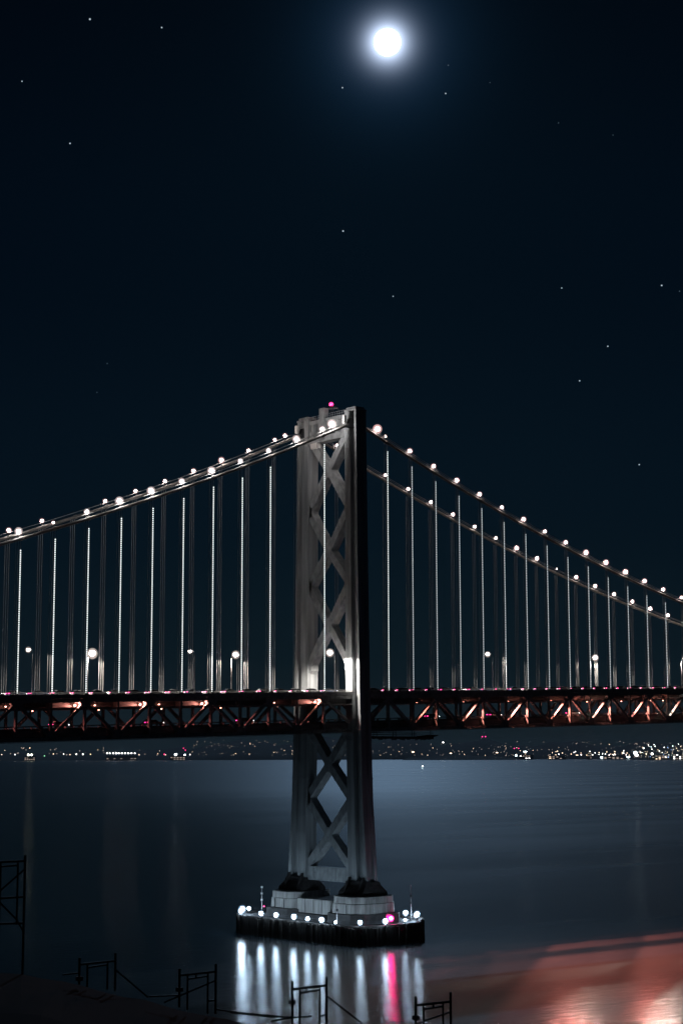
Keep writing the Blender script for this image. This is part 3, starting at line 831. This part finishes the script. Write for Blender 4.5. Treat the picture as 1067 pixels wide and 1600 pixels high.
# ------------------------------------------------------------------ cars
def make_car(paint):
    t = empty('car', (0, 0, 0), 'car', 'car', 'cars on the bridge')
    pr = [(-2.2, .35), (2.2, .35), (2.25, .6), (2.1, .85), (1.0, .95), (-1.9, .98), (-2.25, .8)]
    b = MB(); b.loft([[(x, y, z) for x, z in pr] for y in (-.88, .88)]); b.build('body', paint, t, bevel=.05)
    pr = [(-1.75, .96), (.95, .93), (.25, 1.42), (-1.2, 1.45)]
    c = MB(); c.loft([[(x, y * (1 if z < 1 else .82), z) for x, z in pr] for y in (-.8, .8)]); c.build('cabin', M_GLASS, t, bevel=.04)
    MB().loft([[(.2, -.62, 1.43), (.2, .62, 1.43), (-1.15, .62, 1.455), (-1.15, -.62, 1.455)], [(.2, -.62, 1.46), (.2, .62, 1.46), (-1.15, .62, 1.49), (-1.15, -.62, 1.49)]]).build('roof', paint, t)
    wm = MB().tube([(0, -.11, 0), (0, .11, 0)], .33, 12).mesh('wheel', M_TYRE)
    for x in (-1.35, 1.35):
        for y in (-.8, .8): put('wheel', wm, t, (x, y, .33))
    for y in (-.62, .62):
        MB().box((-2.29, y - .22, .80), (-2.1, y + .22, .92)).build('tail_light', M_TAIL, t)
        MB().box((2.1, y - .22, .62), (2.29, y + .22, .78)).build('headlight', M_HEAD, t)
    return t
cproto = [make_car(p) for p in PAINTS]
used = [False] * 5
CN = ['white', 'grey', 'black', 'dark blue', 'silver']
rnd = random.Random(21)
def car(x, y, dz, lab, flip=False):
    i = rnd.randrange(5)
    if used[i]: t = copy_tree(cproto[i])
    else: t = cproto[i]; used[i] = True
    t.location = (x, y, zd(x) + dz); t.rotation_euler = (0, -math.atan(.02894) * (-1 if flip else 1), math.pi if flip else 0)
    t['label'] = '%s car %s' % (CN[i], lab.replace(' of the tower', ' of tower'))
HX = [k for k in range(-14, 24) if k != 0]
seen_lab = {}
def near_hanger(x):
    k = min(HX, key=lambda k_: abs(kx(k_) - x))
    side = 'left' if k < 0 else 'right'
    rel = 'at' if abs(kx(k) - x) < 1.6 else ('just left of' if x < kx(k) else 'just right of')
    return '%s the %s hanger %s of the tower' % (rel, ORD[abs(k)], side)
for lane, y, x in (('edge lane', -8.5, -113), ('second lane', -5.0, -110)):
    while x < 166:
        if abs(x) > 7: car(x, y, -.65, 'in the %s above %s' % (lane, near_hanger(x).replace('at the', 'the')) if near_hanger(x).startswith('at') else 'in the %s %s' % (lane, near_hanger(x)))
        x += rnd.uniform(5.0, 6.0)
for x in (-96, -70, -44, -28, 24, 47, 83, 120): car(x, 4.2, -.65, 'in the far lanes, %s' % near_hanger(x).replace('at the', 'by the'), True)
for x in (-88, -61, -33, 33, 58, 92): car(x, -4.5, -7.85, 'on the lower roadway, %s' % near_hanger(x).replace('at the', 'by the'))
for i in range(5):
    if not used[i]:
        for ch in list(cproto[i].children): bpy.data.objects.remove(ch)
        bpy.data.objects.remove(cproto[i])

# ------------------------------------------------------------------ moon and stars
MD = 60000
mo = MB().ball((0, 0, 0), MD * .0074, 32, 20).build('moon', M_MOON, None, True, loc=CAM + MOON * MD)
tag(mo, 'bright full moon high in the dark sky right of the tower line', 'moon')
sm = MB().ball((0, 0, 0), 1, 8, 6).mesh('star', M_STAR); sm2 = MB().ball((0, 0, 0), 1, 8, 6).mesh('star', M_STAR2)
ST = [(141, 30, 1.5, 'star in the top left corner of the sky'), (253, 43, 1.2, 'star in the sky right of the top left corner star'), (35, 127, 1.0, 'star near the left edge of the sky, level below the moon'),
      (110, 224, 1.2, 'lone star in the upper left of the sky'), (535, 137, 1.1, 'star just left below the moon'), (696, 146, 1.1, 'star to the right below the moon'), (700, 102, .8, 'faint star right of the moon'),
      (536, 361, 1.3, 'star in the middle of the sky above the tower'), (614, 463, 1.0, 'star right of the tower line in the mid sky'), (877, 450, 1.0, 'star in the right half of the mid sky'),
      (1033, 446, 1.3, 'brighter star near the right edge of the sky'), (1061, 455, .8, 'faint star touching the right edge of the sky'), (949, 541, 1.1, 'star at the right above the hanger row'),
      (905, 595, 1.1, 'star below its neighbour in the right part of the sky'), (998, 726, 1.1, 'lowest star on the right above the cable'), (168, 568, .7, 'faint star left above the cable lamps'),
      (872, 192, .7, 'faint star in the upper right of the sky'), (765, 129, .6, 'faintest star right of the moon'), (957, 211, .6, 'faint star nearer the right edge in the upper sky'), (152, 613, .6, 'very faint star low in the left sky')]
for x, y, r, lab in ST:
    p = CAM + ray(x, y).normalized() * 58000
    o = put('star', sm if r >= 1 else sm2, None, p)
    o.scale = (r * 21,) * 3
    tag(o, lab, 'star', 'stars in the night sky')

# ------------------------------------------------------------------ far shore lights, buildings and cranes
dot = {k: MB().ball((0, 0, 0), 1, 6, 4).mesh('shore_lamp', m) for k, m in FAR.items()}
def shore_z(x, y, hd):
    return at_dist(x, y, hd)
def shore_lamp(x, y, r, c, lab, grp='lamps on the far shore', hd=15300, sx=1):
    o = put('shore_lamp', dot[c], None, at_dist(x, y, hd), (0, 0, YAW - math.pi / 2))
    o.scale = (r * sx * 5.5, r * 5.5, r * 5.5)
    tag(o, lab, 'lamp', grp)
# left: floodlit quays
NAMED = [(45, 1179.5, 1.7, 'y', 'left one of the big yellow-white pair at the far left shore', 1), (50, 1179.5, 1.6, 'y', 'right one of the big yellow-white pair at the far left shore', 1),
         (70, 1181, .8, 'g', 'small green lamp beside the yellow-white pair on the left shore', 1), (24, 1179, .7, 'w', 'small white lamp left of the yellow-white pair', 1),
         (120, 1178.5, .85, 'w', 'white lamp between the green lamp and the white quay row', 1), (130, 1178.5, .85, 'w', 'white lamp nearest left of the white quay row', 1), (142, 1178.5, .7, 'o', 'warm lamp just left of the white quay row', 1),
         (100, 1178.2, .7, 'w', 'white lamp midway along the left shore', 1), (84, 1178, .7, 'o', 'warm lamp right of the green lamp on the left shore', 1), (110, 1179, .6, 'o', 'warm low lamp on the left shore', 1),
         (257, 1178.5, .8, 'r', 'red lamp left of the bright cool pair', 1), (275, 1179, 1.7, 'c', 'larger of the bright cool pair left of the tower', 1.3), (289, 1179.5, 1.2, 'c', 'smaller of the bright cool pair left of the tower', 1.2),
         (297, 1179, .7, 'w', 'white lamp right of the bright cool pair', 1), (287, 1169, .6, 'r', 'small red lamp above the bright cool pair', 1), (290, 1172, .6, 'r', 'lower red lamp above the bright cool pair', 1),
         (753, 1151, .8, 'r', 'left red beacon of the pair high over the right shore', 1), (758, 1151, .8, 'r', 'right red beacon of the pair high over the right shore', 1),
         (803, 1169.5, .7, 'r', 'left red lamp over the floodlit block on the right shore', 1), (810, 1169.5, .7, 'r', 'right red lamp over the floodlit block on the right shore', 1),
         (806, 1180.5, 1.3, 'c', 'cool floodlight left of the bright roof on the right shore', 1.2), (820, 1174.5, 1.0, 'c', 'long bright roof light on the right shore', 3.0), (825, 1181.5, 1.0, 'w', 'white lamps under the bright roof on the right shore', 2.2),
         (692, 1160, .9, 'w', 'white lamp on the hill right of the tower', 1.4), (645, 1175, 1.1, 'o', 'warm lamp on the breakwater near the tower', 2.0), (704, 1177, .9, 'o', 'warm lamp on the middle of the breakwater', 2.0), (776, 1176, .8, 'o', 'warm lamp at the right end of the breakwater', 2.4),
         (920, 1182.5, 1.3, 'w', 'white lamp at the foot of the dark shed on the right shore', 1.4), (942, 1183.5, 1.5, 'c', 'long cool quay light on the right shore', 3.4), (981, 1183, 1.2, 'c', 'cool quay light left of the floodlit wharf', 2.2),
         (992, 1176.5, 2.9, 'c', 'largest floodlight on the wharf at the right shore', 1), (994, 1180, 1.6, 'w', 'white lamp under the largest wharf floodlight', 1.8), (1000, 1176, 1.0, 'o', 'warm lamp on the left wharf crane', 1), (1009, 1178, 1.0, 'o', 'warm lamp between the wharf cranes', 1),
         (1018, 1178, 1.8, 'w', 'white lamp on the right wharf crane', 1), (1020, 1181, 1.5, 'o', 'warm lamp under the right wharf crane', 1), (1005, 1169, 1.0, 'w', 'white lamp above the wharf cranes', 1),
         (1046, 1177, 1.5, 'w', 'white floodlight on a pole near the right edge', 1), (1060, 1176.5, 2.2, 'c', 'cool floodlight near the right edge of the picture', 1), (1066, 1182, 1.3, 'c', 'cool quay light at the right edge of the picture', 2),
         (1037, 1181, .8, 'b', 'small blue lamp on the right shore', 1), (1045, 1187.2, 1.0, 'o', 'long low warm light along the right quay', 4.0)]
for x, y, r, c, lab, sx in NAMED: shore_lamp(x, y, r, c, lab, sx=sx)
rowl = ['first', 'second', 'third', 'fourth', 'fifth', 'sixth', 'seventh', 'eighth', 'ninth', 'tenth']
for i, x in enumerate((168, 172, 177.5, 182, 186, 191, 196, 201, 206, 211)):
    shore_lamp(x, 1177, 1.05 if i != 3 else 1.3, 'w', '%s white lamp from the left in the bright quay row left of the tower' % rowl[i], 'white lamps in the quay row')
def light_scatter(name, n, px, py, cols, seed, hd, rr=(.35, .75)):
    rnd = random.Random(seed)
    mb = MB()
    for i in range(n):
        x = rnd.uniform(*px); t_ = rnd.random()
        y = py[1] - (py[1] - py[0]) * t_ ** 1.6
        p = at_dist(x, y, hd + rnd.uniform(-100, 100)); r = 5.5 * rnd.uniform(*rr)
        mb.ball(p, r, 5, 3, rnd.randrange(len(cols)))
    o = mb.build(name, [FAR[c] for c in cols])
    tag(o, None, None, None, 'stuff')
light_scatter('town_lights', 110, (300, 565), (1157, 1180), 'ddddo', 1, 15250, (.25, .55))
light_scatter('town_lights', 75, (570, 800), (1160, 1180), 'ddddo', 2, 15250, (.25, .55))
light_scatter('town_lights', 85, (780, 1000), (1158, 1181), 'ddddo', 3, 15250, (.25, .6))
light_scatter('town_lights', 80, (990, 1067), (1160, 1183), 'oddddw', 4, 13450, (.3, .6))
light_scatter('town_lights', 34, (0, 260), (1168, 1180), 'dddo', 5, 15250)
light_scatter('town_lights', 40, (860, 985), (1172, 1180), 'oow', 6, 15200, (.5, .85))
light_scatter('town_lights', 22, (1010, 1067), (1165, 1184), 'wcob', 8, 13400, (.4, .7))
# buildings along the quay
def far_building(x, w, h, lab, hd=14900, lit='o', rows=2, cols_=5, roof='flat'):
    base = at_dist(x, 1188, hd); base.z = WATER_Z + 1.0
    t = empty('shed' if roof != 'flat' else 'building', base, lab, 'building', 'buildings on the far shore', YAW - math.pi / 2)
    MB().box((-w / 2, 0, -3), (w / 2, 40, h)).build('wall', M_BLD, t)
    if roof != 'flat': MB().loft([[(-w / 2 - 1, -1, h), (-w / 2 - 1, 41, h), (-w / 2 - 1, 20, h + 7)], [(w / 2 + 1, -1, h), (w / 2 + 1, 41, h), (w / 2 + 1, 20, h + 7)]]).build('roof', M_HILL, t)
    else: MB().box((-w / 2 - .5, -.5, h), (w / 2 + .5, 40.5, h + 1.5)).build('roof', M_HILL, t)
    rnd = random.Random(int(x))
    for r_ in range(rows):
        for c in range(cols_):
            if rnd.random() < .75:
                cx_ = -w / 2 + w * (c + .5) / cols_; cz_ = 3 + (h - 5) * (r_ + .5) / rows
                MB().box((cx_ - w / cols_ * .28, -.4, cz_ - 1.6), (cx_ + w / cols_ * .28, .1, cz_ + 1.6)).build('window', FAR[lit if rnd.random() < .6 else 'd'], t)
far_building(921, 34, 62, 'dark narrow silo block on the right shore beside the long quay light', lit='d', rows=3, cols_=2)
far_building(822, 120, 40, 'wide floodlit block on the right shore under two red lamps', lit='w')
far_building(870, 150, 30, 'long low building right of the floodlit block', lit='o')
far_building(958, 170, 24, 'low gabled shed behind the long quay light', lit='d', roof='gable')
far_building(1030, 120, 36, 'block right of the wharf cranes near the right edge', hd=13350, lit='o', rows=3)
far_building(1062, 110, 46, 'block at the right edge of the picture on the shore', hd=13350, lit='w', rows=3)
far_building(190, 260, 30, 'long terminal building behind the white quay row', lit='d', rows=1, cols_=9, roof='gable')
far_building(278, 130, 32, 'terminal shed under the bright cool pair left of the tower', lit='d', roof='gable')
far_building(47, 90, 30, 'small shed under the yellow-white pair at the left shore', lit='d', roof='gable')
def crane(x, lab, hd=13250):
    base = at_dist(x, 1188, hd); base.z = WATER_Z + 2
    t = empty('harbour_crane', base, lab, 'crane', 'harbour cranes on the right shore', YAW - math.pi / 2)
    for a in (-9, 9):
        for b in (0, 18): MB().tube([(a, b, -3), (a * .8, b, 46)], 1.3, 5).build('leg', M_BLD, t)
    MB().box((-10, -1, 44), (10, 19, 48)).build('machine_house', M_BLD, t)
    MB().bar((-4, 9, 48), (-44, 9, 84), 3, 3, Vector((0, 1, 0))).build('boom', M_BLD, t)
    MB().tube([(0, 9, 48), (4, 9, 72), (-30, 9, 71)], .9, 5).build('mast', M_BLD, t)
crane(1001, 'harbour crane beside the largest wharf floodlight')
crane(1013, 'harbour crane right of its twin on the wharf')
# buoy with a small light
p = ray(660, 1200.5); p = CAM + p * ((WATER_Z - CAM.z) / p.z)
t = empty('buoy', p, 'small lit buoy floating on the far water right of the tower', 'buoy')
MB().tube([(0, 0, -1), (0, 0, 1.2)], [4, 3.2], 10).build('float', M_DARK, t)
MB().tube([(0, 0, 1.2), (0, 0, 6)], [1.5, .5], 6).build('cage', M_DARK, t)
MB().ball((0, 0, 7), 2.4, 8, 6).build('lantern', FAR['c'], t, True)

# ------------------------------------------------------------------ dark foreground bank and scaffolding
FH = 62.0
def ground_z(px, hd):
    prof = lerp_prof([(-400, 1480), (0, 1514), (60, 1517), (125, 1533), (230, 1555), (300, 1572), (350, 1585), (450, 1600), (560, 1640), (700, 1690), (1100, 1790), (1600, 1850)])
    y = prof(px); d = ray(px, y); zz = CAM.z + d.z / math.hypot(d.x, d.y) * FH
    return zz
v = []; f = []; ds = [3, 12, 25, 40, 52, 61, 64, 70, 84, 110]; nn = 90
rnd = random.Random(3)
for i in range(nn + 1):
    px = -900 + 2900 * i / nn
    d = ray(px, 1500); d = Vector((d.x, d.y, 0)).normalized()
    g = ground_z(px, FH)
    for j, hd in enumerate(ds):
        if hd <= 61: z = min(g - .05, 41.0) - (0 if hd > 50 else (50 - hd) * .06)
        elif hd == 64: z = g - 1.4
        elif hd == 70: z = g - 8
        elif hd == 84: z = g - 24
        else: z = WATER_Z - 2
        z += rnd.uniform(-.05, .05)
        q = CAM + d * hd; v.append((q.x, q.y, z))
m_ = len(ds)
for i in range(nn):
    for j in range(m_ - 1): f.append((i * m_ + j, (i + 1) * m_ + j, (i + 1) * m_ + j + 1, i * m_ + j + 1))
tag(MB().add(v, f).build('shore_bank', M_EARTH), kind='structure')

def scaffold(lp, rp, ybot, lab, lifts, braces, hd=60.0):
    """welded scaffold frame: lp, rp = (x, ytop) of its two posts in the photograph"""
    hd2 = hd * 1.017
    A = at_dist(lp[0], lp[1], hd); B = at_dist(rp[0], rp[1], hd2)
    A0 = at_dist(lp[0], ybot[0], hd); B0 = at_dist(rp[0], ybot[1], hd2)
    A0.x, A0.y = A.x, A.y; B0.x, B0.y = B.x, B.y
    t = empty('scaffold_frame', A0, lab, 'scaffold', 'scaffold frames on the dark bank')
    o = lambda p: Vector(p) - A0
    r_ = .043
    MB().tube([o(A0), o(A)], r_, 8).build('post', M_BLACK, t)
    MB().tube([o(B0), o(B)], r_, 8).build('post', M_BLACK, t)
    def pa(yl): q = at_dist(lp[0], yl, hd); return Vector((A.x, A.y, q.z))
    def pb(yr): q = at_dist(rp[0], yr, hd2); return Vector((B.x, B.y, q.z))
    def on(fr, y0, y1): a, b = pa(y0), pb(y1); return a.lerp(b, fr)
    for kind, *a in lifts:
        if kind == 'ledger':
            MB().tube([o(pa(a[0])), o(pb(a[1]))], r_ * .95, 8).build('ledger', M_BLACK, t)
        elif kind == 'inner':      # inner post: fraction, its top and bottom heights
            fr, y0, y1 = a; d_ = (rp[1] - lp[1]) * fr
            p0 = on(fr, y0 + d_ * 0, y0); p1 = on(fr, y1, y1)
            MB().tube([o(p0), o(p1)], r_ * .8, 7).build('inner_post', M_BLACK, t)
        elif kind == 'rail':       # short rail between fractions
            f0, f1, y0, y1 = a
            MB().tube([o(on(f0, y0, y0)), o(on(f1, y1, y1))], r_ * .8, 7).build('rail', M_BLACK, t)
    for (f0, y0, f1, y1) in braces:
        MB().tube([o(on(f0, y0, y0)), o(on(f1, y1, y1))], r_ * .7, 7).build('brace', M_BLACK, t)
    for yc in (lp[1] + 33,):
        q = pa(yc); MB().box(o(q) - Vector((.09, .09, .07)), o(q) + Vector((.09, .09, .07))).build('coupler', M_BLACK, t)
    return A, B
scaffold((456.5, 1533), (510, 1526), (1625, 1625), 'scaffold frame before the pier lamp streaks, with a long brace sloping off right', [('ledger', 1546, 1539.5), ('rail', .22, .80, 1552, 1547), ('inner', .22, 1544, 1625), ('inner', .80, 1541, 1625), ('rail', .80, 1.0, 1588, 1586), ('rail', .42, .42, 1544, 1549)],
         [(1.0, 1556, 2.3, 1608), (.0, 1590, -1.7, 1582), (0, 1590, .55, 1588), (0, 1590, -.6, 1596)])
scaffold((649, 1557), (703.5, 1550), (1650, 1650), 'scaffold frame furthest right, below the red streak on the water', [('ledger', 1571, 1565), ('rail', .22, .78, 1577, 1572.5), ('inner', .22, 1570, 1650), ('inner', .78, 1566, 1650), ('rail', .5, .5, 1569, 1575)],
         [(0, 1600, 1.0, 1581)])
scaffold((281, 1513), (337.5, 1506), (1574, 1584), 'scaffold frame second from the left standing on the slope of the bank', [('ledger', 1524, 1518), ('rail', .22, .78, 1530, 1525), ('inner', .22, 1523, 1578), ('inner', .78, 1519, 1584), ('rail', .78, 1.0, 1564, 1563), ('rail', .45, .45, 1522, 1527)],
         [(-.4, 1566, 1.0, 1532), (1.0, 1577, 2.7, 1590), (-.8, 1557, 0, 1555)])
scaffold((125, 1496), (181, 1489), (1538, 1548), 'scaffold frame left of centre on the bank, with a brace sloping down to its right', [('ledger', 1507, 1501), ('rail', .22, .78, 1512, 1507), ('inner', .22, 1506, 1542), ('inner', .78, 1502, 1546)],
         [(1.0, 1515, 1.95, 1558), (-.45, 1523, 0, 1520)])
scaffold((-22, 1352), (40, 1336), (1520, 1522), 'tall double scaffold bay at the left edge on top of the bank', [('ledger', 1348, 1345), ('ledger', 1405, 1401), ('ledger', 1444, 1442), ('rail', .4, .8, 1354, 1352), ('inner', .38, 1348, 1520), ('inner', .82, 1346, 1445)],
         [(.38, 1392, 1.0, 1358), (.38, 1410, .82, 1437), (.82, 1437, 1.0, 1456)])
